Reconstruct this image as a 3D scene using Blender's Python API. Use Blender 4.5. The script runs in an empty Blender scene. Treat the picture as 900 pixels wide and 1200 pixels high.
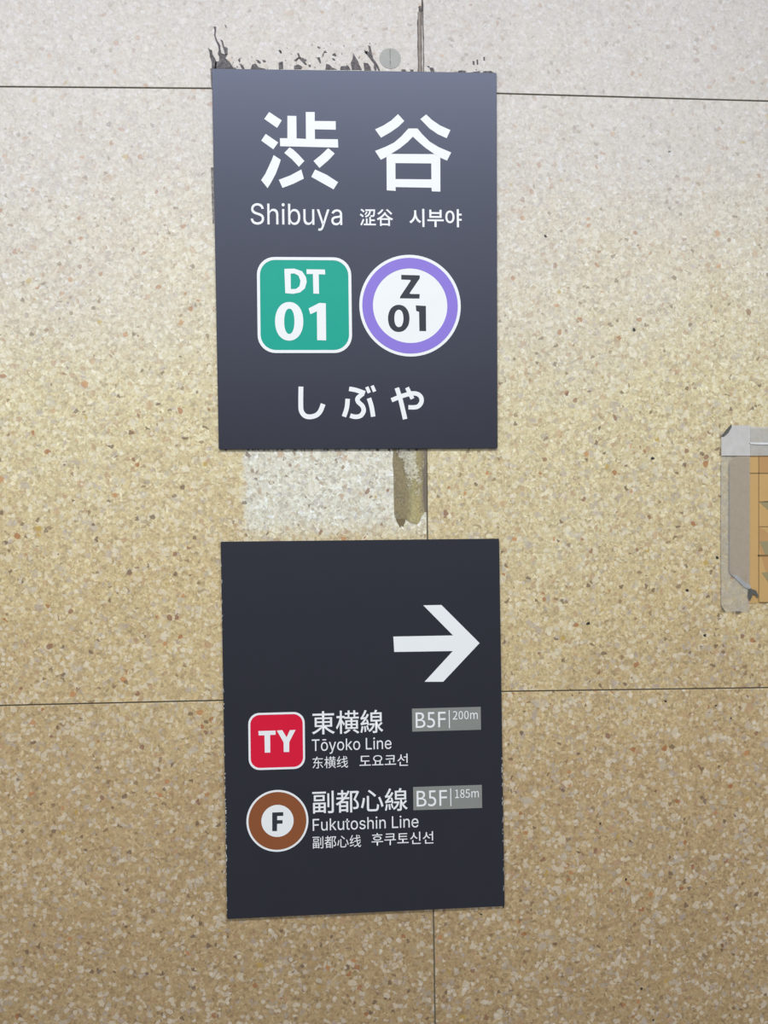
import bpy, bmesh, math, random
from mathutils import Matrix, Vector
from mathutils.geometry import tessellate_polygon

random.seed(7)
C = bpy.context.scene.collection
S = bpy.context.scene

# ------------------------------------------------------------------ camera
CAM = Vector((0.0, -0.9, 1.5))
YAW, PITCH, ROLL = -0.06200188, 0.00572343, -0.01239418
ROT = Matrix.Rotation(YAW, 3, 'Z') @ Matrix.Rotation(math.pi/2 + PITCH, 3, 'X') @ Matrix.Rotation(ROLL, 3, 'Z')
FPX = 1000.0
cd = bpy.data.cameras.new('camera')
cd.sensor_fit = 'VERTICAL'; cd.sensor_height = 36.0; cd.lens = 36.0*FPX/1200.0
cd.clip_start = 0.01
co = bpy.data.objects.new('camera', cd); C.objects.link(co)
co.matrix_world = Matrix.Translation(CAM) @ ROT.to_4x4()
S.camera = co

# ------------------------------------------------------------------ light
w = bpy.data.worlds.new('world'); S.world = w; w.use_nodes = True
w.node_tree.nodes['Background'].inputs[0].default_value = (0.90, 0.94, 1.0, 1)
w.node_tree.nodes['Background'].inputs[1].default_value = 0.30

def lamp(name, loc, sx, sy, power, col=(0.93, 0.96, 1.0)):
    l = bpy.data.lights.new(name, 'AREA'); l.shape = 'RECTANGLE'
    l.size = sx; l.size_y = sy; l.energy = power; l.color = col
    o = bpy.data.objects.new(name, l); C.objects.link(o); o.location = loc
    return o
# rows of fluorescent tubes under the corridor ceiling, shining straight down
lamp('fluorescent_lamp', (-0.15, -1.15, 2.72), 2.6, 0.35, 50)
lamp('fluorescent_lamp', (-0.15, -3.2, 2.72), 3.6, 0.35, 58)

S.view_settings.view_transform = 'Standard'
S.view_settings.look = 'None'
S.view_settings.exposure = 0.0
S.view_settings.gamma = 1.0
S.view_settings.use_curve_mapping = False

# ------------------------------------------------------------------ helpers
def at(px, py, y=0.0):
    """point of the plane at depth y that stands at a place of the photograph"""
    d = ROT @ Vector((px - 450.0, 600.0 - py, -FPX))
    return CAM + d*((y - CAM.y)/d.y)

def link(name, bm, mat, parent=None):
    me = bpy.data.meshes.new(name); bm.to_mesh(me); bm.free()
    me.materials.append(mat)
    o = bpy.data.objects.new(name, me); C.objects.link(o)
    if parent:
        o.parent = parent
    return o

def slab(bm, loops, y, t):
    """loops: outline (x, z) and its holes; a slab whose front is at y - t and back at y"""
    vv = [[Vector((p[0], p[1], 0)) for p in L] for L in loops]
    tris = tessellate_polygon(vv)
    flat = [p for L in loops for p in L]
    f = [bm.verts.new((p[0], y - t, p[1])) for p in flat]
    b = [bm.verts.new((p[0], y, p[1])) for p in flat]
    for a, c, e in tris:
        n = (f[c].co - f[a].co).cross(f[e].co - f[a].co)
        if n.length < 1e-14:
            continue
        q = (a, c, e) if n.y < 0 else (a, e, c)
        try:
            bm.faces.new([f[i] for i in q]); bm.faces.new([b[i] for i in reversed(q)])
        except ValueError:
            pass
    k = 0
    for L in loops:
        n = len(L)
        for i in range(n):
            i0, i1 = k + i, k + (i + 1) % n
            try:
                bm.faces.new((f[i0], f[i1], b[i1], b[i0]))
            except ValueError:
                pass
        k += n

def finish(bm):
    bmesh.ops.recalc_face_normals(bm, faces=bm.faces)
    return bm

def print_px(name, shapes, mat, parent, y, t=0.00012, org=(0, 0), sc=1.0, step=0.0):
    """shapes: each a list of loops (outline and holes) measured on the photograph"""
    bm = bmesh.new()
    for k, loops in enumerate(shapes):
        W = []
        for L in loops:
            P = [at(org[0] + p[0]/sc, org[1] + p[1]/sc, y - t) for p in L]
            W.append([(p.x, p.z) for p in P])
        slab(bm, W, y, t + step*k)
    return link(name, finish(bm), mat, parent)

def rect_of(tl, br, y):
    a, b = at(*tl, y), at(*br, y)
    return a.x, b.x, b.z, a.z          # x0, x1, z0, z1

def round_rect(x0, x1, z0, z1, r, n=8):
    L = []
    for cx, cz, a0 in ((x1-r, z1-r, 0), (x0+r, z1-r, 90), (x0+r, z0+r, 180), (x1-r, z0+r, 270)):
        for i in range(n + 1):
            a = math.radians(a0 + 90*i/n)
            L.append((cx + r*math.cos(a), cz + r*math.sin(a)))
    return L

def ell(cx, cz, rx, rz, n=56, p=2.0):
    L = []
    for i in range(n):
        a = 2*math.pi*i/n
        c, s = math.cos(a), math.sin(a)
        L.append((cx + rx*math.copysign(abs(c)**(2/p), c), cz + rz*math.copysign(abs(s)**(2/p), s)))
    return L

def stroke(pts, wd):
    out_l, out_r = [], []
    n = len(pts)
    for i in range(n):
        a = Vector(pts[max(i-1, 0)]); b = Vector(pts[min(i+1, n-1)])
        d = (b - a).normalized(); nrm = Vector((-d.y, d.x))*wd/2
        p = Vector(pts[i])
        out_l.append(tuple(p + nrm)); out_r.append(tuple(p - nrm))
    return out_l + out_r[::-1]

def smooth(pts, k=5):
    P = [Vector(p) for p in pts]; R = []
    for i in range(len(P)-1):
        p0, p1, p2, p3 = P[max(i-1, 0)], P[i], P[i+1], P[min(i+2, len(P)-1)]
        for j in range(k):
            t = j/k
            R.append(tuple(0.5*((2*p1) + (p2-p0)*t + (2*p0-5*p1+4*p2-p3)*t*t + (3*p1-p0-3*p2+p3)*t**3)))
    R.append(tuple(P[-1]))
    return R

def word(name, body, tl, br, mat, parent, y, bold=0.0, t=0.00012):
    """a printed word set in the built-in typeface, fitted to its place on the sign"""
    c = bpy.data.curves.new(name, 'FONT'); c.body = body; c.offset = bold
    c.resolution_u = 4; c.fill_mode = 'NONE' if False else 'FRONT'
    tmp = bpy.data.objects.new('tmp', c); C.objects.link(tmp)
    bpy.context.view_layer.update()
    ev = tmp.evaluated_get(bpy.context.evaluated_depsgraph_get())
    me = bpy.data.meshes.new_from_object(ev)
    bpy.data.objects.remove(tmp); bpy.data.curves.remove(c)
    xs = [v.co.x for v in me.vertices]; zs = [v.co.y for v in me.vertices]
    x0, x1, z0, z1 = rect_of(tl, br, y - t)
    sx = (x1-x0)/(max(xs)-min(xs)); sz = (z1-z0)/(max(zs)-min(zs)); mx, mz = min(xs), min(zs)
    for v in me.vertices:
        v.co = (x0 + (v.co.x-mx)*sx, y - t, z0 + (v.co.y-mz)*sz)
    me.materials.clear(); me.materials.append(mat); me.name = name
    o = bpy.data.objects.new(name, me); C.objects.link(o); o.parent = parent
    return o

# outlines of the grotesque lettering, in thousandths of an em (outline first, then its holes)
GLYPHS = {
    'Shibuya': [[[[224,-9],[172,-4],[128,9],[91,31],[64,60],[46,96],[38,137],[104,137],[110,110],[123,88],[142,71],[166,59],[194,52],[224,49],[257,52],[286,60],[311,74],[329,92],[341,114],[346,139],[342,161],[332,179],[316,193],[296,205],[272,214],[245,222],[184,239],[128,260],[86,289],[60,326],[52,372],[58,413],[75,448],[102,476],[138,498],[180,511],[227,516],[275,511],[316,498],[351,476],[377,449],[394,415],[401,378],[337,378],[326,412],[302,437],[267,453],[225,459],[194,456],[167,448],[145,435],[129,418],[118,398],[115,376],[119,352],[131,334],[148,319],[169,308],[191,300],[212,293],[264,279],[287,272],[312,264],[336,252],[359,238],[379,220],[395,198],[405,171],[408,139],[403,99],[386,64],[360,34],[323,11],[278,-4]]],[[[560,227],[560,0],[499,0],[499,509],[560,509],[560,287],[549,287],[570,332],[599,362],[634,379],[674,384],[710,380],[742,369],[768,349],[787,321],[800,285],[804,240],[804,0],[743,0],[743,235],[737,275],[720,304],[692,323],[657,329],[631,326],[607,317],[588,303],[573,283],[563,257]]],[[[909,0],[909,379],[970,379],[970,0]]],[[[940,443],[924,446],[910,455],[901,468],[898,483],[901,499],[910,512],[924,521],[940,524],[957,521],[970,512],[980,499],[983,483],[980,468],[970,455],[957,446]]],[[[1253,-8],[1221,-5],[1196,4],[1176,17],[1161,31],[1150,46],[1141,59],[1135,59],[1135,0],[1076,0],[1076,509],[1137,509],[1137,319],[1141,319],[1150,331],[1161,346],[1175,360],[1195,373],[1220,381],[1252,384],[1297,378],[1336,361],[1369,332],[1393,293],[1408,245],[1413,189],[1408,133],[1393,84],[1369,45],[1336,16],[1297,-2]],[[1243,47],[1276,51],[1303,66],[1324,88],[1339,117],[1348,151],[1351,189],[1348,227],[1339,261],[1324,290],[1303,311],[1276,325],[1243,330],[1211,325],[1184,312],[1163,291],[1148,263],[1139,229],[1136,189],[1139,150],[1148,115],[1164,86],[1185,65],[1212,51]]],[[[1630,-5],[1594,-1],[1562,11],[1536,31],[1517,59],[1504,95],[1500,139],[1500,379],[1561,379],[1561,144],[1567,105],[1584,75],[1612,56],[1648,50],[1674,53],[1697,62],[1716,77],[1731,97],[1740,122],[1744,153],[1744,379],[1805,379],[1805,0],[1746,0],[1746,92],[1755,92],[1733,47],[1705,17],[1670,0]]],[[[1905,-139],[1919,-86],[1929,-87],[1946,-90],[1961,-89],[1975,-84],[1988,-74],[1999,-58],[2008,-36],[2020,-1],[1875,379],[1942,379],[2023,155],[2035,121],[2044,87],[2054,53],[2063,21],[2041,21],[2051,53],[2060,87],[2070,121],[2082,155],[2163,379],[2229,379],[2062,-58],[2049,-85],[2034,-107],[2017,-124],[1997,-136],[1974,-143],[1949,-145],[1935,-145],[1922,-143],[1912,-141]]],[[[2407,-9],[2372,-5],[2341,5],[2315,22],[2294,45],[2282,73],[2277,108],[2280,138],[2290,161],[2305,179],[2324,193],[2347,203],[2372,211],[2399,216],[2425,220],[2456,224],[2481,227],[2499,230],[2512,235],[2520,243],[2522,255],[2522,257],[2520,279],[2513,297],[2502,311],[2487,322],[2467,329],[2442,331],[2417,329],[2396,322],[2378,313],[2364,301],[2354,288],[2347,274],[2288,291],[2304,322],[2325,346],[2351,364],[2380,375],[2410,382],[2441,384],[2462,383],[2486,379],[2510,372],[2533,360],[2553,343],[2569,320],[2580,290],[2583,251],[2583,0],[2523,0],[2523,52],[2519,52],[2511,38],[2499,25],[2483,12],[2462,1],[2437,-6]],[[2417,45],[2449,49],[2475,59],[2495,74],[2510,93],[2519,115],[2522,138],[2522,190],[2516,186],[2506,182],[2493,179],[2478,176],[2462,173],[2447,171],[2433,169],[2422,168],[2401,164],[2381,159],[2364,150],[2350,139],[2342,124],[2339,105],[2341,87],[2349,72],[2361,61],[2377,52],[2396,47]]]],
    'Tōyoko Line': [[[[32,452],[32,509],[417,509],[417,452],[257,452],[257,0],[193,0],[193,452]]],[[[656,-8],[607,-2],[565,16],[531,46],[505,85],[488,133],[483,187],[488,243],[505,291],[531,330],[565,360],[607,378],[656,384],[705,378],[747,360],[782,330],[808,291],[824,243],[830,187],[824,133],[808,85],[782,46],[747,16],[705,-2]],[[656,46],[691,51],[719,66],[740,89],[756,117],[765,151],[768,187],[765,224],[756,258],[740,287],[719,310],[691,325],[656,330],[622,325],[594,310],[572,287],[557,258],[548,224],[545,187],[548,151],[557,117],[572,89],[594,66],[622,51]]],[[[750,506],[750,458],[561,458],[561,506]]],[[[911,-139],[925,-86],[935,-87],[952,-90],[968,-89],[982,-84],[994,-74],[1005,-58],[1014,-36],[1026,-1],[881,379],[948,379],[1029,155],[1041,121],[1051,87],[1060,53],[1069,21],[1047,21],[1057,53],[1066,87],[1076,121],[1088,155],[1169,379],[1235,379],[1068,-58],[1055,-85],[1040,-107],[1023,-124],[1003,-136],[981,-143],[955,-145],[941,-145],[928,-143],[918,-141]]],[[[1460,-8],[1412,-2],[1370,16],[1335,46],[1309,85],[1293,133],[1287,187],[1293,243],[1309,291],[1335,330],[1370,360],[1412,378],[1460,384],[1509,378],[1552,360],[1586,330],[1612,291],[1629,243],[1634,187],[1629,133],[1612,85],[1586,46],[1552,16],[1509,-2]],[[1460,46],[1495,51],[1523,66],[1545,89],[1560,117],[1569,151],[1572,187],[1569,224],[1560,258],[1545,287],[1523,310],[1495,325],[1460,330],[1426,325],[1398,310],[1377,287],[1361,258],[1352,224],[1349,187],[1352,151],[1361,117],[1377,89],[1398,66],[1426,51]]],[[[1721,0],[1721,509],[1782,509],[1782,0]],[[1778,137],[1778,212],[1789,212],[1953,379],[2028,379],[1852,199],[1845,199]]],[[[1962,0],[1816,186],[1859,229],[2040,0]]],[[[2256,-8],[2208,-2],[2166,16],[2131,46],[2105,85],[2088,133],[2083,187],[2088,243],[2105,291],[2131,330],[2166,360],[2208,378],[2256,384],[2305,378],[2347,360],[2382,330],[2408,291],[2424,243],[2430,187],[2424,133],[2408,85],[2382,46],[2347,16],[2305,-2]],[[2256,46],[2291,51],[2319,66],[2341,89],[2356,117],[2365,151],[2368,187],[2365,224],[2356,258],[2341,287],[2319,310],[2291,325],[2256,330],[2222,325],[2194,310],[2172,287],[2157,258],[2148,224],[2145,187],[2148,151],[2157,117],[2172,89],[2194,66],[2222,51]]],[[[2712,0],[2712,509],[2776,509],[2776,57],[3013,57],[3013,0]]],[[[3097,0],[3097,379],[3158,379],[3158,0]]],[[[3128,443],[3112,446],[3098,455],[3089,468],[3086,483],[3089,499],[3098,512],[3112,521],[3128,524],[3145,521],[3159,512],[3168,499],[3171,483],[3168,468],[3159,455],[3145,446]]],[[[3325,227],[3325,0],[3264,0],[3264,379],[3323,379],[3323,287],[3314,287],[3335,332],[3363,362],[3398,379],[3439,384],[3475,380],[3506,369],[3532,349],[3552,321],[3564,285],[3568,240],[3568,0],[3507,0],[3507,235],[3502,275],[3484,304],[3457,323],[3421,329],[3395,326],[3372,317],[3353,303],[3338,283],[3328,257]]],[[[3833,-8],[3782,-2],[3738,16],[3703,46],[3677,85],[3661,132],[3655,187],[3660,242],[3676,290],[3702,329],[3736,359],[3778,378],[3826,384],[3857,382],[3887,374],[3915,361],[3940,341],[3962,315],[3978,282],[3989,242],[3992,194],[3992,169],[3696,169],[3696,221],[3959,221],[3931,202],[3928,237],[3919,269],[3904,294],[3884,314],[3858,326],[3826,330],[3794,326],[3767,313],[3746,294],[3730,270],[3720,241],[3717,211],[3717,178],[3721,139],[3731,106],[3749,80],[3772,61],[3800,50],[3833,46],[3855,48],[3875,53],[3892,61],[3906,73],[3918,88],[3927,105],[3986,91],[3974,63],[3956,39],[3932,19],[3904,4],[3870,-5]]]],
    'Fukutoshin Line': [[[[60,0],[60,509],[369,509],[369,452],[125,452],[125,278],[346,278],[346,221],[125,221],[125,0]]],[[[592,-5],[556,-1],[525,11],[499,31],[479,59],[467,95],[463,139],[463,379],[524,379],[524,144],[530,105],[547,75],[574,56],[610,50],[636,53],[659,62],[679,77],[693,97],[703,122],[706,153],[706,379],[767,379],[767,0],[708,0],[708,92],[717,92],[696,47],[667,17],[632,0]]],[[[873,0],[873,509],[934,509],[934,0]],[[930,137],[930,212],[941,212],[1104,379],[1180,379],[1004,199],[997,199]]],[[[1114,0],[968,186],[1011,229],[1192,0]]],[[[1383,-5],[1347,-1],[1316,11],[1290,31],[1270,59],[1257,95],[1253,139],[1253,379],[1314,379],[1314,144],[1320,105],[1338,75],[1365,56],[1401,50],[1427,53],[1450,62],[1469,77],[1484,97],[1494,122],[1497,153],[1497,379],[1558,379],[1558,0],[1499,0],[1499,92],[1508,92],[1487,47],[1458,17],[1423,0]]],[[[1815,379],[1815,327],[1617,327],[1617,379]]],[[[1676,471],[1737,471],[1737,98],[1739,76],[1747,61],[1760,53],[1781,50],[1788,50],[1796,51],[1805,52],[1813,54],[1824,2],[1814,-1],[1803,-3],[1791,-4],[1779,-4],[1735,2],[1703,21],[1682,52],[1676,93]]],[[[2045,-8],[1997,-2],[1955,16],[1920,46],[1894,85],[1878,133],[1872,187],[1878,243],[1894,291],[1920,330],[1955,360],[1997,378],[2045,384],[2094,378],[2137,360],[2171,330],[2198,291],[2214,243],[2219,187],[2214,133],[2198,85],[2171,46],[2137,16],[2094,-2]],[[2045,46],[2080,51],[2108,66],[2130,89],[2145,117],[2154,151],[2157,187],[2154,224],[2145,258],[2130,287],[2108,310],[2080,325],[2045,330],[2011,325],[1983,310],[1962,287],[1947,258],[1937,224],[1934,187],[1937,151],[1947,117],[1962,89],[1983,66],[2011,51]]],[[[2435,-8],[2398,-5],[2365,3],[2338,18],[2315,38],[2299,63],[2289,94],[2347,107],[2359,79],[2377,60],[2403,49],[2435,45],[2470,50],[2498,62],[2515,81],[2521,103],[2518,121],[2507,136],[2490,147],[2465,155],[2403,170],[2358,186],[2326,208],[2306,237],[2300,274],[2305,305],[2318,332],[2340,354],[2368,370],[2402,381],[2440,384],[2477,381],[2507,372],[2532,358],[2552,339],[2567,316],[2577,290],[2521,277],[2512,298],[2496,316],[2473,328],[2441,333],[2410,329],[2384,317],[2367,299],[2362,277],[2366,258],[2377,243],[2397,232],[2425,223],[2483,209],[2528,194],[2560,171],[2578,142],[2584,107],[2580,75],[2566,47],[2543,24],[2513,6],[2477,-5]]],[[[2732,227],[2732,0],[2671,0],[2671,509],[2732,509],[2732,287],[2721,287],[2742,332],[2770,362],[2805,379],[2846,384],[2882,380],[2913,369],[2939,349],[2959,321],[2971,285],[2975,240],[2975,0],[2914,0],[2914,235],[2909,275],[2891,304],[2864,323],[2828,329],[2802,326],[2779,317],[2760,303],[2745,283],[2735,257]]],[[[3081,0],[3081,379],[3142,379],[3142,0]]],[[[3112,443],[3096,446],[3082,455],[3073,468],[3070,483],[3073,499],[3082,512],[3096,521],[3112,524],[3128,521],[3142,512],[3152,499],[3155,483],[3152,468],[3142,455],[3128,446]]],[[[3309,227],[3309,0],[3248,0],[3248,379],[3307,379],[3307,287],[3297,287],[3318,332],[3347,362],[3382,379],[3422,384],[3459,380],[3490,369],[3516,349],[3536,321],[3548,285],[3552,240],[3552,0],[3491,0],[3491,235],[3485,275],[3468,304],[3441,323],[3405,329],[3379,326],[3356,317],[3336,303],[3321,283],[3312,257]]],[[[3853,0],[3853,509],[3917,509],[3917,57],[4154,57],[4154,0]]],[[[4238,0],[4238,379],[4299,379],[4299,0]]],[[[4269,443],[4253,446],[4239,455],[4230,468],[4227,483],[4230,499],[4239,512],[4253,521],[4269,524],[4285,521],[4299,512],[4309,499],[4312,483],[4309,468],[4299,455],[4285,446]]],[[[4466,227],[4466,0],[4405,0],[4405,379],[4464,379],[4464,287],[4454,287],[4476,332],[4504,362],[4539,379],[4579,384],[4616,380],[4647,369],[4673,349],[4693,321],[4705,285],[4709,240],[4709,0],[4648,0],[4648,235],[4642,275],[4625,304],[4598,323],[4562,329],[4536,326],[4513,317],[4493,303],[4478,283],[4469,257]]],[[[4974,-8],[4922,-2],[4879,16],[4843,46],[4817,85],[4801,132],[4796,187],[4801,242],[4817,290],[4843,329],[4877,359],[4919,378],[4967,384],[4998,382],[5027,374],[5056,361],[5081,341],[5102,315],[5119,282],[5129,242],[5133,194],[5133,169],[4836,169],[4836,221],[5100,221],[5071,202],[5068,237],[5059,269],[5045,294],[5024,314],[4998,326],[4967,330],[4935,326],[4908,313],[4886,294],[4871,270],[4861,241],[4858,211],[4858,178],[4861,139],[4872,106],[4890,80],[4913,61],[4941,50],[4974,46],[4996,48],[5015,53],[5033,61],[5047,73],[5059,88],[5067,105],[5127,91],[5115,63],[5097,39],[5073,19],[5044,4],[5011,-5]]]],
    '200m': [[[[15,0],[177,0],[177,28],[106,28],[85,27],[64,25],[137,108],[165,186],[144,241],[90,261],[47,251],[14,224],[33,206],[57,227],[86,235],[121,221],[133,185],[104,112],[15,19]]],[[[292,-5],[350,29],[371,129],[350,229],[292,261],[233,229],[212,129],[233,29]],[[292,21],[256,47],[243,129],[256,211],[292,236],[327,211],[341,129],[327,47]]],[[[486,-5],[544,29],[566,129],[544,229],[486,261],[428,229],[406,129],[428,29]],[[486,21],[451,47],[437,129],[451,211],[486,236],[521,211],[535,129],[521,47]]],[[[615,0],[647,0],[647,138],[672,160],[695,167],[722,155],[730,116],[730,0],[762,0],[762,138],[787,160],[810,167],[837,155],[846,116],[846,0],[877,0],[877,120],[863,176],[820,195],[787,185],[757,159],[739,185],[704,195],[673,186],[645,162],[645,162],[641,190],[615,190]]]],
    '185m': [[[[31,0],[172,0],[172,27],[120,27],[120,257],[96,257],[72,246],[42,238],[42,218],[88,218],[88,27],[31,27]]],[[[292,-5],[350,15],[373,62],[359,104],[329,129],[329,131],[352,156],[363,193],[345,242],[293,261],[243,243],[223,195],[233,161],[257,136],[257,135],[225,107],[210,64],[234,15]],[[310,139],[269,160],[252,195],[263,225],[293,237],[325,224],[336,191],[329,164]],[[293,19],[254,33],[239,67],[249,100],[274,125],[322,101],[342,63],[329,31]]],[[[480,-5],[539,18],[564,83],[542,146],[487,165],[466,163],[449,155],[455,229],[552,229],[552,257],[427,257],[419,137],[436,126],[456,137],[479,141],[517,126],[532,83],[516,38],[477,22],[440,31],[414,50],[398,29],[431,6]]],[[[615,0],[647,0],[647,138],[672,160],[695,167],[722,155],[730,116],[730,0],[762,0],[762,138],[787,160],[810,167],[837,155],[846,116],[846,0],[877,0],[877,120],[863,176],[820,195],[787,185],[757,159],[739,185],[704,195],[673,186],[645,162],[645,162],[641,190],[615,190]]]],
}

def set_word(name, key, tl, br, mat, parent, y, t=0.00012):
    G_ = GLYPHS[key]
    xs = [p[0] for sh in G_ for L in sh for p in L]; zs = [p[1] for sh in G_ for L in sh for p in L]
    x0, x1, z0, z1 = rect_of(tl, br, y - t)
    sx = (x1-x0)/(max(xs)-min(xs)); sz = (z1-z0)/(max(zs)-min(zs)); mx, mz = min(xs), min(zs)
    bm = bmesh.new()
    for sh in G_:
        slab(bm, [[(x0+(p[0]-mx)*sx, z0+(p[1]-mz)*sz) for p in L] for L in sh], y, t)
    return link(name, finish(bm), mat, parent)

def empty(name, loc, label, cat, group=None):
    o = bpy.data.objects.new(name, None); C.objects.link(o)
    o['label'] = label; o['category'] = cat
    o.empty_display_size = 0.05
    o.matrix_world = Matrix.Identity(4)
    return o

# ------------------------------------------------------------------ node helpers
class N:
    def __init__(s, name):
        s.m = bpy.data.materials.new(name); s.m.use_nodes = True
        s.t = s.m.node_tree; s.b = s.t.nodes['Principled BSDF']
    def n(s, kind, **kw):
        x = s.t.nodes.new(kind)
        for k, v in kw.items():
            setattr(x, k, v)
        return x
    def put(s, sock, v):
        if isinstance(v, bpy.types.NodeSocket):
            s.t.links.new(v, sock)
        else:
            if sock.type == 'RGBA' and len(v) == 3:
                v = (*v, 1)
            sock.default_value = v
    def math(s, op, a, b=0.0, c=0.0, clamp=False):
        x = s.n('ShaderNodeMath', operation=op, use_clamp=clamp)
        for i, v in enumerate((a, b, c)):
            s.put(x.inputs[i], v)
        return x.outputs[0]
    def vmath(s, op, a, b=(0, 0, 0), scale=None):
        x = s.n('ShaderNodeVectorMath', operation=op)
        s.put(x.inputs[0], a); s.put(x.inputs[1], b)
        if scale is not None: s.put(x.inputs['Scale'], scale)
        return x.outputs[0]
    def mix(s, f, a, b, mode='MIX'):
        x = s.n('ShaderNodeMix', data_type='RGBA', blend_type=mode)
        s.put(x.inputs[0], f); s.put(x.inputs[6], a); s.put(x.inputs[7], b)
        return x.outputs[2]
    def noise(s, v, scale, detail=3.0, rough=0.5):
        x = s.n('ShaderNodeTexNoise'); s.put(x.inputs['Vector'], v)
        x.inputs['Scale'].default_value = scale; x.inputs['Detail'].default_value = detail
        x.inputs['Roughness'].default_value = rough
        return x.outputs['Fac'], x.outputs['Color']
    def vor(s, v, scale, feat='F1'):
        x = s.n('ShaderNodeTexVoronoi', feature=feat); s.put(x.inputs['Vector'], v)
        x.inputs['Scale'].default_value = scale
        return x
    def ramp(s, f, stops, interp='LINEAR'):
        x = s.n('ShaderNodeValToRGB'); e = x.color_ramp; e.interpolation = interp
        while len(e.elements) < len(stops):
            e.elements.new(0.5)
        for k, (p, c) in enumerate(stops):
            e.elements[k].position = p
            e.elements[k].color = (*c, 1) if len(c) == 3 else c
        s.put(x.inputs[0], f)
        return x.outputs[0]
    def rng(s, v, a, b, c=0.0, d=1.0, smooth=False):
        x = s.n('ShaderNodeMapRange', interpolation_type='SMOOTHSTEP' if smooth else 'LINEAR')
        for i, q in enumerate((v, a, b, c, d)):
            s.put(x.inputs[i], q)
        return x.outputs[0]

# ---- terrazzo: cream binder packed with small stone chips under an old yellow film
def terrazzo():
    k = N('terrazzo')
    obj = k.n('ShaderNodeTexCoord').outputs['Object']
    oi = k.n('ShaderNodeObjectInfo').outputs['Random']
    sep = k.n('ShaderNodeSeparateXYZ'); k.put(sep.inputs[0], obj)
    X, Z = sep.outputs[0], sep.outputs[2]
    off = k.math('MULTIPLY', oi, 37.0)
    comb = k.n('ShaderNodeCombineXYZ')
    for i in range(3): k.put(comb.inputs[i], off)
    P0 = k.vmath('ADD', obj, comb.outputs[0])
    _, wc = k.noise(P0, 190, 2)
    P = k.vmath('ADD', P0, k.vmath('SCALE', k.vmath('SUBTRACT', wc, (0.5,)*3), scale=0.0045))
    _, wc2 = k.noise(P0, 60, 1)
    P2 = k.vmath('ADD', P, k.vmath('SCALE', k.vmath('SUBTRACT', wc2, (0.5,)*3), scale=0.007))
    # film: old yellowed coat, worn away towards the top of the wall
    n1, _ = k.noise(obj, 3.2, 4, 0.55)
    n2, _ = k.noise(obj, 14.0, 3, 0.6)
    zz = k.math('ADD', Z, k.math('MULTIPLY', k.math('SUBTRACT', n1, 0.5), -0.36))
    zz = k.math('ADD', zz, k.math('MULTIPLY', k.math('SUBTRACT', n2, 0.5), -0.07))
    f = k.rng(zz, 2.05, 0.95)
    film = k.ramp(f, [(0.00, (0.55, 0.51, 0.475)), (0.17, (0.585, 0.54, 0.485)), (0.29, (0.63, 0.575, 0.45)),
                      (0.40, (0.635, 0.555, 0.345)), (0.58, (0.57, 0.455, 0.25)),
                      (0.74, (0.465, 0.34, 0.18)), (1.0, (0.375, 0.265, 0.138))])
    # cleaned pale rectangle left by an older, larger sign between the two boards
    n3, _ = k.noise(obj, 90.0, 3, 0.6)
    a = at(283, 480); b = at(499, 640)
    jig = k.math('MULTIPLY', k.math('SUBTRACT', n3, 0.5), 0.022)
    xa = k.math('ADD', X, jig); za = k.math('ADD', Z, jig)
    m = k.math('MULTIPLY', k.rng(xa, a.x-0.003, a.x+0.006, smooth=True), k.math('LESS_THAN', X, b.x+0.002))
    m = k.math('MULTIPLY', m, k.rng(za, b.z, b.z+0.035, 0.0, 1.0, smooth=True))
    m = k.math('MULTIPLY', m, k.math('LESS_THAN', Z, a.z))
    film = k.mix(k.math('MULTIPLY', m, 0.93), film, (0.655, 0.64, 0.545))
    contrast = k.rng(f, 0.10, 0.42, 0.42, 1.0)
    contrast = k.math('MAXIMUM', contrast, k.math('MULTIPLY', m, 0.8))
    # fine mosaic of chips
    v1 = k.vor(P, 300); h1 = k.n('ShaderNodeSeparateColor'); k.put(h1.inputs[0], v1.outputs['Color'])
    c1 = k.ramp(h1.outputs[0], [(0, (0.60, 0.56, 0.56)), (0.15, (0.84, 0.78, 0.74)), (0.4, (1.02, 0.96, 0.86)), (0.6, (0.98, 1.0, 0.98)), (0.8, (1.12, 1.12, 1.12)), (0.92, (1.2, 1.26, 1.36)), (1, (1.4, 1.5, 1.8))])
    col = k.mix(k.math('MULTIPLY', contrast, 0.62), film, k.mix(1.0, film, c1, 'MULTIPLY'))
    v1b = k.vor(P, 520); h1b = k.n('ShaderNodeSeparateColor'); k.put(h1b.inputs[0], v1b.outputs['Color'])
    c1b = k.ramp(h1b.outputs[1], [(0, (0.60, 0.55, 0.50)), (0.2, (0.9, 0.88, 0.84)), (0.6, (1, 1, 1)), (1, (1.28, 1.28, 1.25))])
    col = k.mix(k.math('MULTIPLY', contrast, 0.6), col, k.mix(1.0, col, c1b, 'MULTIPLY'))
    # medium chips
    def chips(scale, thr, edge, stops, fac, src, chan=0, maxd=None):
        nonlocal col
        v = k.vor(src, scale); e = k.vor(src, scale, 'DISTANCE_TO_EDGE')
        h = k.n('ShaderNodeSeparateColor'); k.put(h.inputs[0], v.outputs['Color'])
        mk = k.math('MULTIPLY', k.math('GREATER_THAN', h.outputs[chan], thr), k.rng(e.outputs['Distance'], edge, edge+0.05))
        if maxd:
            mk = k.math('MULTIPLY', mk, k.rng(v.outputs['Distance'], maxd, maxd-0.05))
        cc = k.ramp(h.outputs[(chan+1) % 3], stops, 'CONSTANT')
        ff = k.math('MULTIPLY', k.math('MULTIPLY', mk, fac), contrast)
        col = k.mix(ff, col, k.mix(0.5, cc, k.mix(1.0, film, k.mix(1.0, cc, (1.5, 1.5, 1.5), 'MULTIPLY'), 'MULTIPLY')))
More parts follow.
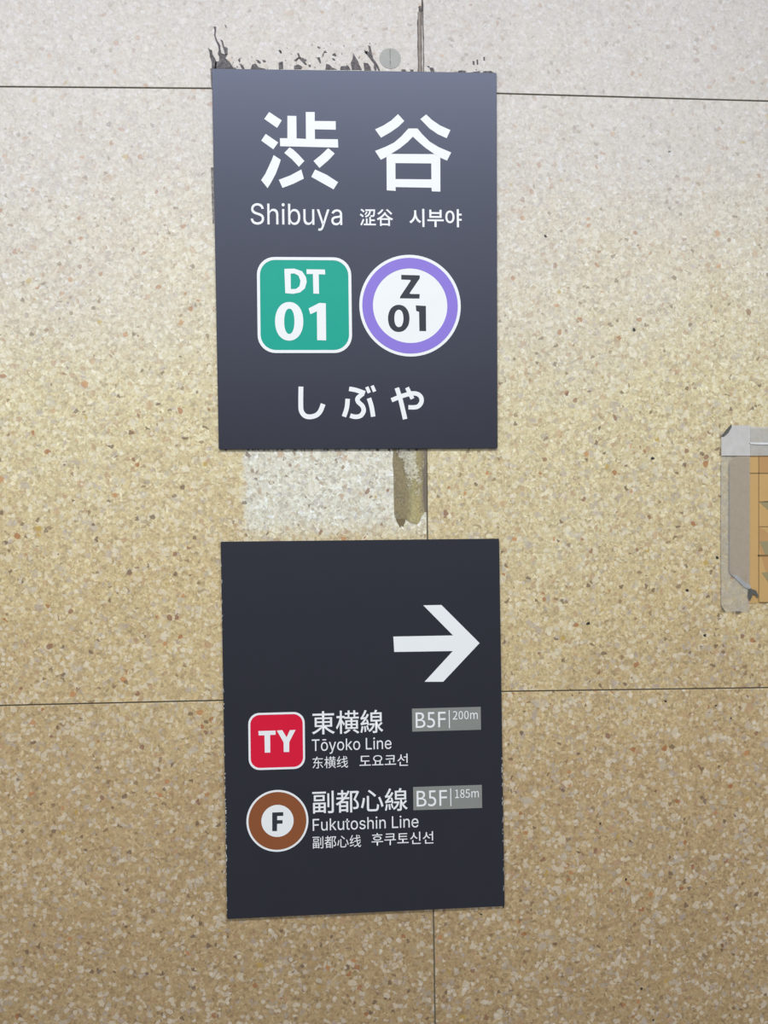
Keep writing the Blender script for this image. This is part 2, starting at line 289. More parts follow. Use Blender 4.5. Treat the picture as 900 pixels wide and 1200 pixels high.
    chips(200, 0.70, 0.06, [(0, (0.46, 0.44, 0.44)), (0.18, (0.74, 0.73, 0.70)), (0.42, (0.52, 0.42, 0.30)),
                            (0.52, (0.80, 0.78, 0.72)), (0.78, (0.50, 0.47, 0.52)), (0.90, (0.46, 0.31, 0.23))], 0.55, P)
    chips(135, 0.86, 0.10, [(0, (0.60, 0.59, 0.56)), (0.3, (0.78, 0.76, 0.69)), (0.7, (0.44, 0.40, 0.42)), (0.84, (0.54, 0.36, 0.24))], 0.55, P2, 1)
    chips(140, 0.967, 0.05, [(0, (0.40, 0.17, 0.07)), (0.35, (0.28, 0.15, 0.10)), (0.6, (0.54, 0.27, 0.12)), (0.85, (0.52, 0.38, 0.10))], 0.80, P2, 2, 0.44)
    chips(250, 0.98, 0.04, [(0, (0.16, 0.11, 0.08)), (0.5, (0.26, 0.18, 0.12))], 0.75, P, 0)
    chips(95, 0.993, 0.02, [(0, (0.03, 0.03, 0.03)), (1, (0.03, 0.03, 0.03))], 1.5, P, 1, 0.18)
    chips(190, 0.90, 0.04, [(0, (0.80, 0.78, 0.70)), (0.5, (0.86, 0.85, 0.80))], 0.60, P0, 2, 0.45)
    # broad darker blotches of dirt
    n4, _ = k.noise(obj, 22.0, 4, 0.65)
    col = k.mix(k.math('MULTIPLY', k.rng(n4, 0.52, 0.75), 0.30), col, k.mix(1.0, col, (0.80, 0.76, 0.66), 'MULTIPLY'))
    tint = k.rng(oi, 0, 1, 0.95, 1.0)
    col = k.mix(1.0, col, tint, 'MULTIPLY')
    k.put(k.b.inputs['Base Color'], col)
    n5, _ = k.noise(P0, 500, 2)
    k.put(k.b.inputs['Roughness'], k.rng(n5, 0.3, 0.7, 0.40, 0.52))
    bp = k.n('ShaderNodeBump'); bp.inputs['Strength'].default_value = 0.25; bp.inputs['Distance'].default_value = 0.0003
    k.put(bp.inputs['Height'], v1.outputs['Distance']); k.put(k.b.inputs['Normal'], bp.outputs[0])
    return k.m

def plain(name, col, rough=0.45, var=0.06, scale=60.0, spec=0.5):
    k = N(name)
    obj = k.n('ShaderNodeTexCoord').outputs['Object']
    n, _ = k.noise(obj, scale, 4, 0.6)
    c = k.mix(n, tuple(v*(1-var) for v in col), tuple(min(1, v*(1+var)) for v in col))
    k.put(k.b.inputs['Base Color'], c)
    k.b.inputs['Roughness'].default_value = rough
    k.b.inputs['Specular IOR Level'].default_value = 0.28 if name.endswith('_print') else spec
    if name == 'dark_slate_enamel':
        k.put(k.b.inputs['Specular Tint'], (0.80, 0.87, 1.20))
    n2, _ = k.noise(obj, 900, 2)
    bp = k.n('ShaderNodeBump'); bp.inputs['Strength'].default_value = 0.08; bp.inputs['Distance'].default_value = 0.0002
    k.put(bp.inputs['Height'], n2); k.put(k.b.inputs['Normal'], bp.outputs[0])
    return k.m

def film_mat(name, col, alpha, rough=0.3, var=0.15):
    k = N(name)
    obj = k.n('ShaderNodeTexCoord').outputs['Object']
    n, _ = k.noise(obj, 120, 4, 0.6)
    k.put(k.b.inputs['Base Color'], col)
    k.b.inputs['Roughness'].default_value = rough
    k.put(k.b.inputs['Alpha'], k.rng(n, 0.3, 0.7, alpha-var, min(1, alpha+var)))
    return k.m

M_TER = terrazzo()
M_GROUT = plain('dark_grout', (0.13, 0.115, 0.085), 0.9, 0.3)
M_SEAL = plain('brown_sealant', (0.27, 0.23, 0.20), 0.8, 0.4, 150)
M_SEALD = plain('dark_sealant_edge', (0.11, 0.09, 0.09), 0.8, 0.4, 150)
M_SEALP = plain('pale_sealant', (0.50, 0.46, 0.42), 0.8, 0.4, 150)
M_PLATE = plain('dark_slate_enamel', (0.0155, 0.0150, 0.0165), 0.37, 0.08, 25, 0.68)
M_WHITE = plain('white_print', (0.80, 0.81, 0.81), 0.4, 0.02)
M_DARK = plain('dark_print', (0.030, 0.034, 0.045), 0.4, 0.05)
M_TEAL = plain('teal_print', (0.002, 0.34, 0.25), 0.4, 0.04)
M_PURP = plain('purple_print', (0.25, 0.18, 0.62), 0.4, 0.04)
M_RED = plain('red_print', (0.66, 0.008, 0.04), 0.4, 0.05)
M_BROWN = plain('brown_print', (0.255, 0.080, 0.028), 0.4, 0.06)
M_GREY = plain('grey_print', (0.235, 0.245, 0.225), 0.4, 0.05)
def residue(name, col, lo, hi, amin):
    k = N(name)
    obj = k.n('ShaderNodeTexCoord').outputs['Object']
    n, _ = k.noise(obj, 520, 4, 0.65); n2, _ = k.noise(obj, 230, 3, 0.6)
    k.put(k.b.inputs['Base Color'], k.mix(k.rng(n2, 0.35, 0.65), col, tuple(v*2.3 for v in col)))
    k.put(k.b.inputs['Alpha'], k.rng(n, lo, hi, amin, 1.0)); k.b.inputs['Roughness'].default_value = 0.85
    return k.m
M_RESID = residue('grey_black_adhesive', (0.085, 0.078, 0.080), 0.38, 0.52, 0.35)
M_RESID2 = residue('grey_brown_adhesive', (0.19, 0.175, 0.165), 0.38, 0.58, 0.25)
M_PLUG = plain('grey_filler', (0.37, 0.37, 0.345), 0.7, 0.12, 120)
M_CHIP = plain('bare_metal_wear', (0.50, 0.49, 0.47), 0.5, 0.3, 300)
M_PAPER = plain('ochre_paper', (0.53, 0.335, 0.125), 0.6, 0.08, 60)
M_PAPER2 = plain('brown_paper_print', (0.47, 0.27, 0.11), 0.6, 0.08, 60)
M_LINE = plain('brown_line_print', (0.20, 0.12, 0.05), 0.6, 0.1)
M_OLIVE = plain('olive_print', (0.30, 0.25, 0.13), 0.6, 0.1)
M_FILM = film_mat('clear_film', (0.62, 0.58, 0.50), 0.27, 0.3)
M_FILM2 = film_mat('grey_film', (0.54, 0.45, 0.35), 0.48, 0.3, 0.08)
M_TAPE = film_mat('white_tape', (0.60, 0.58, 0.55), 0.88, 0.35, 0.08)
M_TAPE2 = film_mat('thin_clear_tape', (0.62, 0.60, 0.56), 0.50, 0.3, 0.1)
M_SHADE_TEAR = plain('dark_tape_shade_and_tear', (0.09, 0.09, 0.08), 0.7, 0.2, 200)  # painted shadow of the peeled tape corner, and the dark torn bits
M_EDGE = plain('grey_film_edge', (0.25, 0.25, 0.25), 0.5, 0.2, 200)

def glue():
    k = N('olive_glue_smear')
    obj = k.n('ShaderNodeTexCoord').outputs['Object']
    st = k.vmath('MULTIPLY', obj, (1.0, 1.0, 0.45))
    n, _ = k.noise(st, 110, 4, 0.65)
    n2, _ = k.noise(st, 45, 3, 0.6)
    sep = k.n('ShaderNodeSeparateXYZ'); k.put(sep.inputs[0], obj)
    left = at(461, 570).x; right = at(498, 570).x
    u = k.rng(sep.outputs[0], left, right)
    nf, _ = k.noise(obj, 420, 4, 0.6)
    base = k.ramp(k.math('ADD', u, k.math('MULTIPLY', k.math('SUBTRACT', n, 0.5), 0.5)), [(0.0, (0.26, 0.21, 0.115)), (0.42, (0.27, 0.22, 0.115)), (0.58, (0.42, 0.37, 0.18)), (0.85, (0.40, 0.33, 0.15)), (1.0, (0.22, 0.18, 0.13))])
    c = k.mix(k.rng(nf, 0.35, 0.65), k.mix(1.0, base, (0.75, 0.73, 0.68), 'MULTIPLY'), k.mix(1.0, base, (1.4, 1.42, 1.5), 'MULTIPLY'))
    k.put(k.b.inputs['Base Color'], c)
    v = k.rng(sep.outputs[2], at(480, 575).z, at(480, 528).z)
    mid = k.ramp(u, [(0.0, (0, 0, 0)), (0.18, (0.1, 0.1, 0.1)), (0.4, (1, 1, 1)), (0.7, (0.8, 0.8, 0.8)), (1, (0.1, 0.1, 0.1))])
    gone = k.math('ADD', k.math('MULTIPLY', k.math('MULTIPLY', mid, v), 0.20), k.math('MULTIPLY', k.math('SUBTRACT', nf, 0.5), 0.35))
    aa = k.rng(k.math('SUBTRACT', k.math('MULTIPLY', k.math('ADD', n, n2), 0.5), gone), 0.40, 0.53, 0.12, 0.90)
    k.put(k.b.inputs['Alpha'], aa)
    k.b.inputs['Roughness'].default_value = 0.6
    return k.m
M_GLUE = glue()

# ------------------------------------------------------------------ wall
# the backing shows only as the dark bottom of the joints; every terrazzo panel is a part of its own
XJ = [-2.6, -1.7, -0.8, None, 1.0, 1.9, 2.8]     # None = the joint in view
ZJ = [0.0, 0.675, None, None, 2.59, 2.78]          # None = the two joints in view

def lin(p, q):
    return lambda s: p[1] + (q[1]-p[1])*(s-p[0])/(q[0]-p[0])
def hz(p, q):
    a, b = at(*p), at(*q); return lin((a.x, a.z), (b.x, b.z))
def vx(p, q):
    a, b = at(*p), at(*q); return lin((a.z, a.x), (b.z, b.x))
upL, upR = hz((0, 101.5), (248, 103.5)), hz((583, 109.5), (900, 118.5))
loL, loR = hz((0, 827), (258, 821)), hz((590, 810.5), (900, 806))
v_top, v_mid, v_low = vx((494.8, 0), (495.5, 85)), vx((499.8, 525), (501, 631)), vx((508, 1068), (510, 1200))

bm = bmesh.new()
slab(bm, [[(-2.6, 0.0), (2.8, 0.0), (2.8, 2.78), (-2.6, 2.78)]], 0.15, 0.1489)
wall = link('wall_back', finish(bm), M_GROUT)
wall['kind'] = 'structure'

def zrow(r, x, side):
    if r == 2: return (loL if side == 'L' else loR)(x)
    if r == 3: return (upL if side == 'L' else upR)(x)
    return ZJ[r]
G = 0.00075
for r in range(5):
    vv = (v_low, v_low, v_mid, v_top, v_top)[r]
    for c in range(6):
        side = 'L' if c < 3 else 'R'
        q = []
        for (ci, ri, sx, sz) in ((c, r, 1, 1), (c+1, r, -1, 1), (c+1, r+1, -1, -1), (c, r+1, 1, -1)):
            if XJ[ci] is None:
                z = zrow(ri, 0.1, side); x = vv(z) if r in (1, 2, 3) else vv(0.675 if r == 0 else 2.59)
            else:
                x = XJ[ci]; z = zrow(ri, max(-0.8, min(1.0, x)), side)
            q.append((x + G*sx, z + G*sz))
        bm = bmesh.new(); slab(bm, [q], 0.0010, 0.0010); finish(bm)
        ed = [e for e in bm.edges if all(abs(v.co.y) < 1e-6 for v in e.verts) and len(e.link_faces) == 2 and abs(e.link_faces[0].normal.dot(e.link_faces[1].normal)) < 0.5]
        bmesh.ops.bevel(bm, geom=ed, offset=0.0003, segments=1, affect='EDGES')
        link('terrazzo_panel', bm, M_TER, wall)

# sealant squeezed into the upper part of the vertical joint
def seal_part(name, x0, x1, y0, y1, mat, t):
    n = 14; Lp = []; Rp = []
    for i in range(n+1):
        py = y0 + (y1-y0)*i/n; j = random.uniform(-0.35, 0.35); j2 = random.uniform(-0.3, 0.3)
        lean = (py-40)*0.012
        Lp.append((x0 + j + lean, py)); Rp.append((x1 + j2 + lean, py))
    return print_px(name, [[Lp + Rp[::-1]]], mat, wall, -0.00003, t)
seal_part('joint_sealant', 489.8, 496.0, 14, 86, M_SEAL, 0.00040)
seal_part('joint_sealant', 491.0, 494.0, 7, 15, M_SEALD, 0.00035)
seal_part('joint_sealant', 494.1, 495.4, 30, 85, M_SEALP, 0.00055)
seal_part('joint_sealant', 493.2, 494.1, 10, 85, M_SEALD, 0.00060)
seal_part('joint_sealant', 495.6, 496.6, 2, 86, M_SEALD, 0.00060)
seal_part('joint_sealant', 489.3, 490.1, 22, 86, M_SEALD, 0.00060)

# round filler plug of an old anchor hole
a = at(457.2, 68.6); bm = bmesh.new()
slab(bm, [ell(a.x, a.z, 0.0114, 0.0109, 40)], -0.00002, 0.0003)
plug = link('filler_plug', finish(bm), M_PLUG, wall)

print_px('filler_groove', [[[(456.6, 58), (457.6, 58), (457.8, 79), (456.8, 79)]]], M_RESID2, plug, -0.00033, 0.00005)

# remains of black adhesive above the name board, drawn as ragged flakes
K = lambda org, sc, pts: [(org[0]+p[0]/sc, org[1]+p[1]/sc) for p in pts]
o1 = (240, 20)
flakes = [
    K(o1, 9, [(32, 322), (60, 345), (75, 345), (80, 390), (105, 430), (125, 475), (120, 560), (75, 560), (72, 470), (52, 410), (50, 370)]),
    K(o1, 9, [(92, 100), (118, 98), (118, 150), (112, 185), (128, 240), (160, 290), (165, 340), (150, 350), (140, 300), (112, 240), (98, 190), (102, 130)]),
    K(o1, 9, [(162, 230), (190, 250), (200, 285), (205, 310), (240, 325), (240, 390), (215, 405), (200, 345), (185, 300), (178, 265)]),
    K(o1, 9, [(150, 340), (170, 350), (168, 375), (200, 390), (240, 392), (215, 430), (260, 470), (300, 530), (330, 535), (330, 560), (100, 560), (110, 470), (150, 465), (155, 420), (135, 385)]),
    K(o1, 9, [(370, 490), (400, 505), (420, 540), (400, 545), (380, 525)]),
    K(o1, 9, [(500, 500), (540, 490), (570, 530), (640, 545), (640, 560), (480, 560), (490, 525)]),
    K(o1, 9, [(350, 450), (370, 430), (375, 460), (365, 480)]),
    K(o1, 9, [(208, 78), (222, 85), (232, 108), (225, 112)]),
    K(o1, 9, [(540, 450), (570, 455), (590, 475), (585, 490), (560, 480)]),
    K(o1, 9, [(605, 450), (640, 455), (645, 470), (620, 475)]),
    K(o1, 9, [(785, 345), (800, 350), (812, 375), (800, 378)]),
]
o2 = (320, 30); s2 = 6.923
flakes += [K(o2, s2, P) for P in [
    [(195, 225), (210, 222), (220, 255), (250, 265), (255, 285), (275, 315), (262, 318), (235, 290), (210, 265)],
    [(170, 280), (205, 255), (210, 265), (185, 292)],
    [(170, 325), (205, 315), (235, 330), (230, 352), (170, 352)],
    [(430, 310), (455, 315), (480, 340), (520, 355), (425, 356)],
    [(650, 220), (665, 250), (690, 290), (700, 320), (722, 358), (640, 358), (630, 300), (645, 270)],
    [(770, 160), (790, 165), (800, 215), (812, 265), (850, 320), (868, 362), (855, 365), (830, 320), (800, 285), (770, 245), (745, 215), (760, 205), (778, 215), (780, 195)],
    [(735, 300), (770, 305), (790, 335), (795, 362), (740, 362)],
    [(820, 310), (835, 325), (840, 362), (825, 362), (815, 335)],
    [(550, 330), (610, 325), (630, 358), (545, 357)],
    [(45, 200), (62, 200), (72, 222), (60, 224)], [(45, 300), (80, 290), (82, 350), (48, 350)],
    [(360, 165), (385, 178), (378, 186), (360, 175)], [(400, 235), (415, 205), (440, 215), (412, 222), (408, 245)],
    [(480, 235), (500, 220), (515, 245), (500, 245)], [(478, 262), (500, 268), (505, 282), (485, 278)],
    [(355, 258), (378, 255), (390, 300), (380, 305), (365, 275)], [(285, 315), (305, 318), (305, 335), (290, 332)],
    [(740, 195), (760, 210), (765, 235), (745, 222)], [(255, 270), (272, 275), (268, 288), (255, 285)]]]
o3 = (430, 0); s3 = 5.294
flakes += [K(o3, s3, P) for P in [
    [(215, 430), (240, 430), (245, 450), (213, 450)], [(270, 432), (288, 430), (290, 452), (268, 452)],
    [(388, 418), (412, 420), (422, 452), (400, 452)], [(565, 440), (585, 435), (612, 440), (615, 462), (565, 462)],
    [(645, 448), (700, 440), (705, 465), (645, 465)], [(720, 442), (770, 440), (795, 455), (798, 475), (720, 470)],
    [(655, 378), (668, 380), (668, 403), (658, 400)], [(680, 368), (690, 370), (690, 400), (682, 398)],
    [(722, 352), (732, 355), (732, 375), (724, 372)], [(372, 408), (390, 410), (385, 420)],
    [(460, 452), (560, 446), (560, 456), (460, 458)]]]
print_px('adhesive_residue', [[P] for P in flakes], M_RESID, wall, -0.00002, 0.0004)['kind'] = 'stuff'
sm = []
for i in range(140):
    px = random.choice([random.gauss(400, 42), random.gauss(275, 30), random.uniform(250, 582)])
    top = 44 if 335 < px < 450 else 62
    py = random.triangular(top, 86, 80)
    if not 250 < px < 582 or 443 < px < 471 or (px > 480 and py < 74 and random.random() < 0.75): continue
    r = random.uniform(0.35, 1.3); ang = random.uniform(0.6, 1.5); el = random.uniform(1.2, 3.0)
    L = []
    for j in range(7):
        a = 2*math.pi*j/7; rr = r*random.uniform(0.55, 1.1)
        ux, uy = math.cos(a)*rr*0.5*el, math.sin(a)*rr*0.5
        L.append((px + ux*math.cos(ang) - uy*math.sin(ang), py + ux*math.sin(ang) + uy*math.cos(ang)))
    sm.append([L])
for i in range(40):   # thin crumbs left along the name board's lower and side edges
    px = random.uniform(262, 498); py = 527.2 + random.random()*0.8
    sm.append([[(px-1.2, py-1.5), (px+1.5, py-1.5), (px+random.uniform(0, 2), py+random.uniform(0.2, 1.6)), (px-1, py+0.4)]])
print_px('adhesive_crumbs', sm, M_RESID2, wall, -0.00002, 0.0003)['kind'] = 'stuff'
print_px('adhesive_crumbs', [[[(246.3, 80), (249, 80), (249.6, 104), (247.6, 104)]], [[(247, 196), (250, 196), (251, 262), (249, 262)]]], M_RESID2, wall, -0.00002, 0.0003)

# olive smear of old glue beside the joint
o4 = (440, 520)
print_px('glue_smear', [[K(o4, 10, [(205, 40), (600, 40), (600, 800), (575, 800), (560, 830), (540, 850), (520, 900), (500, 935), (480, 945),
    (440, 935), (425, 925), (400, 920), (370, 900), (345, 885), (240, 880), (222, 840), (220, 780), (214, 600), (212, 320), (200, 260), (205, 150)])]],
    M_GLUE, wall, -0.00002, 0.0002)
print_px('glue_smear', [[K(o4, 10, [(242, 880), (345, 880), (352, 905), (335, 945), (325, 975), (308, 960), (300, 955), (288, 985), (275, 955), (250, 915)])]],
    plain('dark_olive_glue', (0.16, 0.12, 0.055), 0.6, 0.4, 200), wall, -0.00024, 0.0002)
print_px('glue_smear', [[K(o4, 10, [(555, 290), (600, 250), (602, 800), (575, 790), (560, 600)])]],
    film_mat('grey_brown_glue', (0.26, 0.21, 0.16), 0.40, 0.6), wall, -0.00024, 0.0002)

# ------------------------------------------------------------------ boards
TH = 0.0028
YF = -0.0001 - TH          # front face of the boards
def board(corners, parent, r=0.0014):
    W = [at(px, py, YF) for px, py in corners]     # TL TR BR BL
    P = [Vector((v.x, v.z)) for v in W]; L = []
    for i in range(4):
        p, a, b = P[i], P[i-1], P[(i+1) % 4]
        da, db = (a-p).normalized()*r, (b-p).normalized()*r
        for tt in (0, 0.33, 0.67, 1):
            q = p + da*(1-tt)**2 + db*tt**2
            L.append((q.x, q.y))
    bm = bmesh.new(); slab(bm, [L], -0.0001, TH)
    finish(bm)
    ed = [e for e in bm.edges if all(abs(v.co.y - YF) < 1e-6 for v in e.verts) and any(abs(f.normal.y) < 0.1 for f in e.link_faces)]
    bmesh.ops.bevel(bm, geom=ed, offset=0.0003, segments=1, affect='EDGES')
    return link('board', bm, M_PLATE, parent)

Y1 = YF - 0.00002; Y2 = YF - 0.00018; Y3 = YF - 0.00034; Y4 = YF - 0.0005

def disc(name, parent, mat, c, r, y, hole=None, org=(0, 0), sc=1.0, t=0.00012):
    """a printed disc or ring, really round on the board"""
    p = at(org[0]+c[0]/sc, org[1]+c[1]/sc, y - t)
    e = at(org[0]+(c[0]+r)/sc, org[1]+c[1]/sc, y - t); R = abs(e.x - p.x)
    loops = [ell(p.x, p.z, R, R, 72)]
    if hole: loops.append(ell(p.x, p.z, R*hole, R*hole, 72))
    bm = bmesh.new(); slab(bm, loops, y, t)
    return link(name, finish(bm), mat, parent)

def plate_rect(name, parent, mat, tl, br, r, y, t=0.00012, inset=None):
    x0, x1, z0, z1 = rect_of(tl, br, y - t)
    bm = bmesh.new()
    L = round_rect(x0, x1, z0, z1, r) if r else [(x0, z0), (x1, z0), (x1, z1), (x0, z1)]
    loops = [L]
    if inset:
        loops.append(round_rect(x0+inset, x1-inset, z0+inset, z1-inset, r-inset*0.8))
    slab(bm, loops, y, t)
    return link(name, finish(bm), mat, parent)

# --- name board
sign = empty('station_name_sign', None, 'dark upper sign board with large white kanji over green and purple station badges', 'sign')
board([(248.2, 80.2), (582.0, 85.2), (583.2, 525.2), (256.3, 526.5)], sign)
oA, sA = (295, 120), 8.182
print_px('kanji_character', [[L] for L in [
    [(167, 92), (288, 172), (243, 244), (120, 158)],
    [(134, 302), (254, 384), (207, 450), (91, 366)],
    [(210, 505), (278, 550), (262, 600), (232, 680), (190, 760), (152, 822), (90, 745), (130, 685), (165, 610), (190, 555)],
    [(270, 343), (342, 343), (342, 128), (428, 130), (430, 345), (520, 350), (518, 92), (604, 92), (604, 178), (805, 180),
     (806, 262), (605, 258), (606, 351), (826, 353), (830, 433), (272, 420)],
    [(362, 432), (395, 450), (455, 507), (505, 562), (452, 617), (385, 545), (312, 484)],
    [(733, 438), (796, 490), (735, 555), (650, 628), (592, 562), (668, 500)],
    [(475, 643), (500, 730), (400, 780), (295, 820), (260, 742), (370, 700)],
    [(608, 643), (720, 695), (828, 765), (785, 834), (680, 775), (570, 713)]]], M_WHITE, sign, Y1, org=oA, sc=sA)
oB = (430, 120)
print_px('kanji_character', [[L] for L in [
    [(298, 112), (358, 178), (300, 235), (220, 290), (135, 338), (78, 258), (160, 220), (235, 172)],
    [(568, 115), (620, 165), (700, 220), (800, 265), (765, 343), (680, 305), (600, 250), (512, 160)],
    [(398, 250), (485, 250), (530, 305), (600, 375), (690, 430), (808, 480), (768, 558), (703, 530), (645, 494), (560, 435), (490, 375),
     (440, 328), (390, 380), (320, 437), (230, 494), (188, 522), (133, 550), (78, 465), (180, 425), (260, 385), (330, 325)],
    ]] + [[[(188, 520), (230, 494), (645, 496), (703, 530), (704, 855), (622, 853), (619, 818), (274, 812), (276, 848), (190, 843)],
           [(273, 582), (617, 585), (618, 738), (274, 735)]]], M_WHITE, sign, Y1, org=oB, sc=sA)
set_word('romanized_name', 'Shibuya', (293.6, 237.6), (401.2, 270.6), M_WHITE, sign, Y1)
word('chinese_name', '涩谷', (421.4, 244.6), (460.8, 264.9), M_WHITE, sign, Y1, 0.012)
word('korean_name', '시부야', (479.6, 244.6), (541.2, 266.4), M_WHITE, sign, Y1, 0.014)

# teal square badge
oD, sD = (295, 295), 7.2
tl, br = (oD[0]+42/sD, oD[1]+43/sD), (oD[0]+848/sD, oD[1]+854/sD)
badge = plate_rect('line_badge', sign, M_TEAL, (tl[0]+1, tl[1]+1), (br[0]-1, br[1]-1), 0.0175, Y1)
badge['label'] = 'teal rounded square badge'
plate_rect('badge_border', badge, M_WHITE, tl, br, 0.0185, Y2, inset=0.0031)
print_px('badge_letter', [[[(275, 145), (360, 142), (425, 165), (458, 215), (464, 255), (448, 310), (408, 343), (350, 355), (283, 350)],
                           [(328, 185), (360, 183), (395, 202), (411, 245), (403, 290), (375, 313), (330, 316)]]], M_WHITE, badge, Y2, org=oD, sc=sD)
print_px('badge_letter', [[[(462, 148), (618, 150), (620, 192), (565, 190), (568, 355), (520, 353), (516, 188), (463, 188)]]], M_WHITE, badge, Y2, org=oD, sc=sD)
print_px('badge_digit', [[ell(316, 587, 119, 163, 48, 2.15), ell(317, 587, 43, 107, 40, 2.2)]], M_WHITE, badge, Y2, org=oD, sc=sD)
print_px('badge_digit', [[[(570, 432), (625, 435), (628, 748), (552, 746), (550, 502), (495, 528), (480, 478)]]], M_WHITE, badge, Y2, org=oD, sc=sD)

# purple ring badge
oZ, sZ = (415, 290), 6.923
ring = disc('line_badge', sign, M_WHITE, (455, 472), 410, Y1, org=oZ, sc=sZ)
ring['label'] = 'round white badge with purple ring'
disc('badge_ring', ring, M_PURP, (455, 472), 386, Y2, hole=301/386, org=oZ, sc=sZ)
print_px('badge_letter', [[[(382, 222), (532, 226), (532, 250), (450, 370), (457, 377), (532, 378), (530, 414), (372, 412), (374, 398), (460, 268), (454, 262), (383, 260)]]], M_DARK, ring, Y2, org=oZ, sc=sZ)
print_px('badge_digit', [[ell(362, 575, 87, 110, 44, 2.15), ell(363, 575, 37, 71, 36, 2.2)]], M_DARK, ring, Y2, org=oZ, sc=sZ)
print_px('badge_digit', [[[(500, 470), (582, 474), (584, 678), (530, 677), (527, 522), (504, 514)]]], M_DARK, ring, Y2, org=oZ, sc=sZ)

# hiragana
oH, sH = (340, 445), 5.4545
W = 31
print_px('kana_character', [[stroke(smooth([(69, 44), (68, 150), (72, 200), (95, 230), (130, 237), (168, 226), (193, 200), (211, 155)]), W)]], M_WHITE, sign, Y1, org=oH, sc=sH, step=0.00002)
print_px('kana_character', [[stroke(smooth(P), ww)] for P, ww in [
    ([(377, 58), (420, 66), (478, 86)], 29), ([(466, 88), (432, 118), (436, 142), (462, 168), (470, 200), (450, 230), (415, 237), (384, 229)], 29),
    ([(368, 122), (362, 180), (344, 236)], 29), ([(504, 118), (520, 170), (531, 236)], 29),
    ([(490, 46), (506, 84)], 22), ([(524, 38), (540, 76)], 22)]], M_WHITE, sign, Y1, org=oH, sc=sH, step=0.00002)
print_px('kana_character', [[stroke(smooth(P), ww)] for P, ww in [
    ([(648, 131), (710, 106), (775, 88), (815, 92), (838, 115), (837, 148), (810, 174), (756, 176)], 28),
    ([(682, 52), (706, 130), (735, 252)], 29), ([(747, 50), (782, 122)], 26)]], M_WHITE, sign, Y1, org=oH, sc=sH, step=0.00002)

# --- direction board
dsn = empty('direction_sign', None, 'dark lower sign board with white arrow and red and brown line badges', 'sign')
board([(258.5, 634.8), (585.0, 631.2), (591.5, 1062.0), (266.0, 1077.2)], dsn)
print_px('arrow', [[[(345, 70), (505, 67), (840, 402), (520, 742), (357, 742), (605, 472), (90, 480), (82, 345), (607, 335)]]], M_WHITE, dsn, Y1, org=(450, 700), sc=7.5)

oT, sT = (285, 825), 11.25
tl, br = (oT[0]+65/sT, oT[1]+122/sT), (oT[0]+818/sT, oT[1]+852/sT)
red = plate_rect('line_badge', dsn, M_RED, (tl[0]+1, tl[1]+1), (br[0]-1, br[1]-1), 0.0105, Y1)
red['label'] = 'red rounded square badge'
plate_rect('badge_border', red, M_WHITE, tl, br, 0.0115, Y2, inset=0.0021)
print_px('badge_letter', [[[(200, 357), (426, 350), (428, 405), (355, 408), (357, 640), (285, 642), (280, 412), (205, 415)]]], M_WHITE, red, Y2, org=oT, sc=sT)
print_px('badge_letter', [[[(443, 350), (515, 345), (572, 440), (615, 345), (690, 342), (608, 500), (606, 632), (535, 633), (532, 505)]]], M_WHITE, red, Y2, org=oT, sc=sT)

oF = (285, 920)
br_ = disc('line_badge', dsn, M_WHITE, (452, 472), 408, Y1, org=oF, sc=sT)
br_['label'] = 'round white badge with brown ring'
disc('badge_ring', br_, M_BROWN, (452, 472), 381, Y2, hole=213/381, org=oF, sc=sT)
print_px('badge_letter', [[[(383, 362), (527, 357), (528, 405), (448, 408), (448, 463), (518, 462), (519, 507), (447, 510), (445, 606), (383, 606)]]], M_DARK, br_, Y2, org=oF, sc=sT)

def wd(name, body, org, sc, a, b, bold, parent=dsn, y=Y1):
    if body in GLYPHS:
        return set_word(name, body, (org[0]+a[0]/sc, org[1]+a[1]/sc), (org[0]+b[0]/sc, org[1]+b[1]/sc), M_WHITE, parent, y)
    return word(name, body, (org[0]+a[0]/sc, org[1]+a[1]/sc), (org[0]+b[0]/sc, org[1]+b[1]/sc), M_WHITE, parent, y, bold)
o5, s5 = (360, 825), 7.2
wd('kanji_line_name', '東横線', o5, s5, (38, 62), (642, 243), 0.006)
wd('romanized_line_name', 'Tōyoko Line', o5, s5, (38, 297), (712, 405), 0.0)
wd('chinese_line_name', '东横线', o5, s5, (44, 446), (345, 537), 0.0)
wd('korean_line_name', '도요코선', o5, s5, (440, 430), (850, 520), 0.002)
o6, s6 = (360, 915), 5.625
wd('kanji_line_name', '副都心線', o6, s6, (33, 66), (663, 196), 0.006)
wd('romanized_line_name', 'Fukutoshin Line', o6, s6, (36, 250), (734, 307), 0.0)
wd('chinese_line_name', '副都心线', o6, s6, (35, 366), (355, 436), 0.0)
wd('korean_line_name', '후쿠토신선', o6, s6, (424, 346), (832, 414), 0.002)


def small_badge(org, tl, br, texts, div):
    sc = 9.0
    f = lambda p: (org[0]+p[0]/sc, org[1]+p[1]/sc)
    b = plate_rect('floor_tag', dsn, M_GREY, f(tl), f(br), 0, Y1)
    for body, a, c in texts:
        wd('tag_text', body, org, sc, a, c, -0.002 if body != 'B5F' else -0.004, b, Y2)
    plate_rect('tag_divider', b, M_WHITE, f(div[0]), f(div[1]), 0, Y2)
    return b
t1 = small_badge((475, 820), (70, 94), (798, 316), [('B5F', (108, 135), (426, 291)), ('200m', (500, 120), (764, 204))], ((458, 110), (470, 300)))
t2 = small_badge((475, 910), (82, 111), (810, 331), [('B5F', (118, 152), (440, 309)), ('185m', (524, 138), (775, 221))], ((473, 125), (485, 312)))
t1['label'] = 'grey tag reading B5F 200m'; t2['label'] = 'grey tag reading B5F 185m'

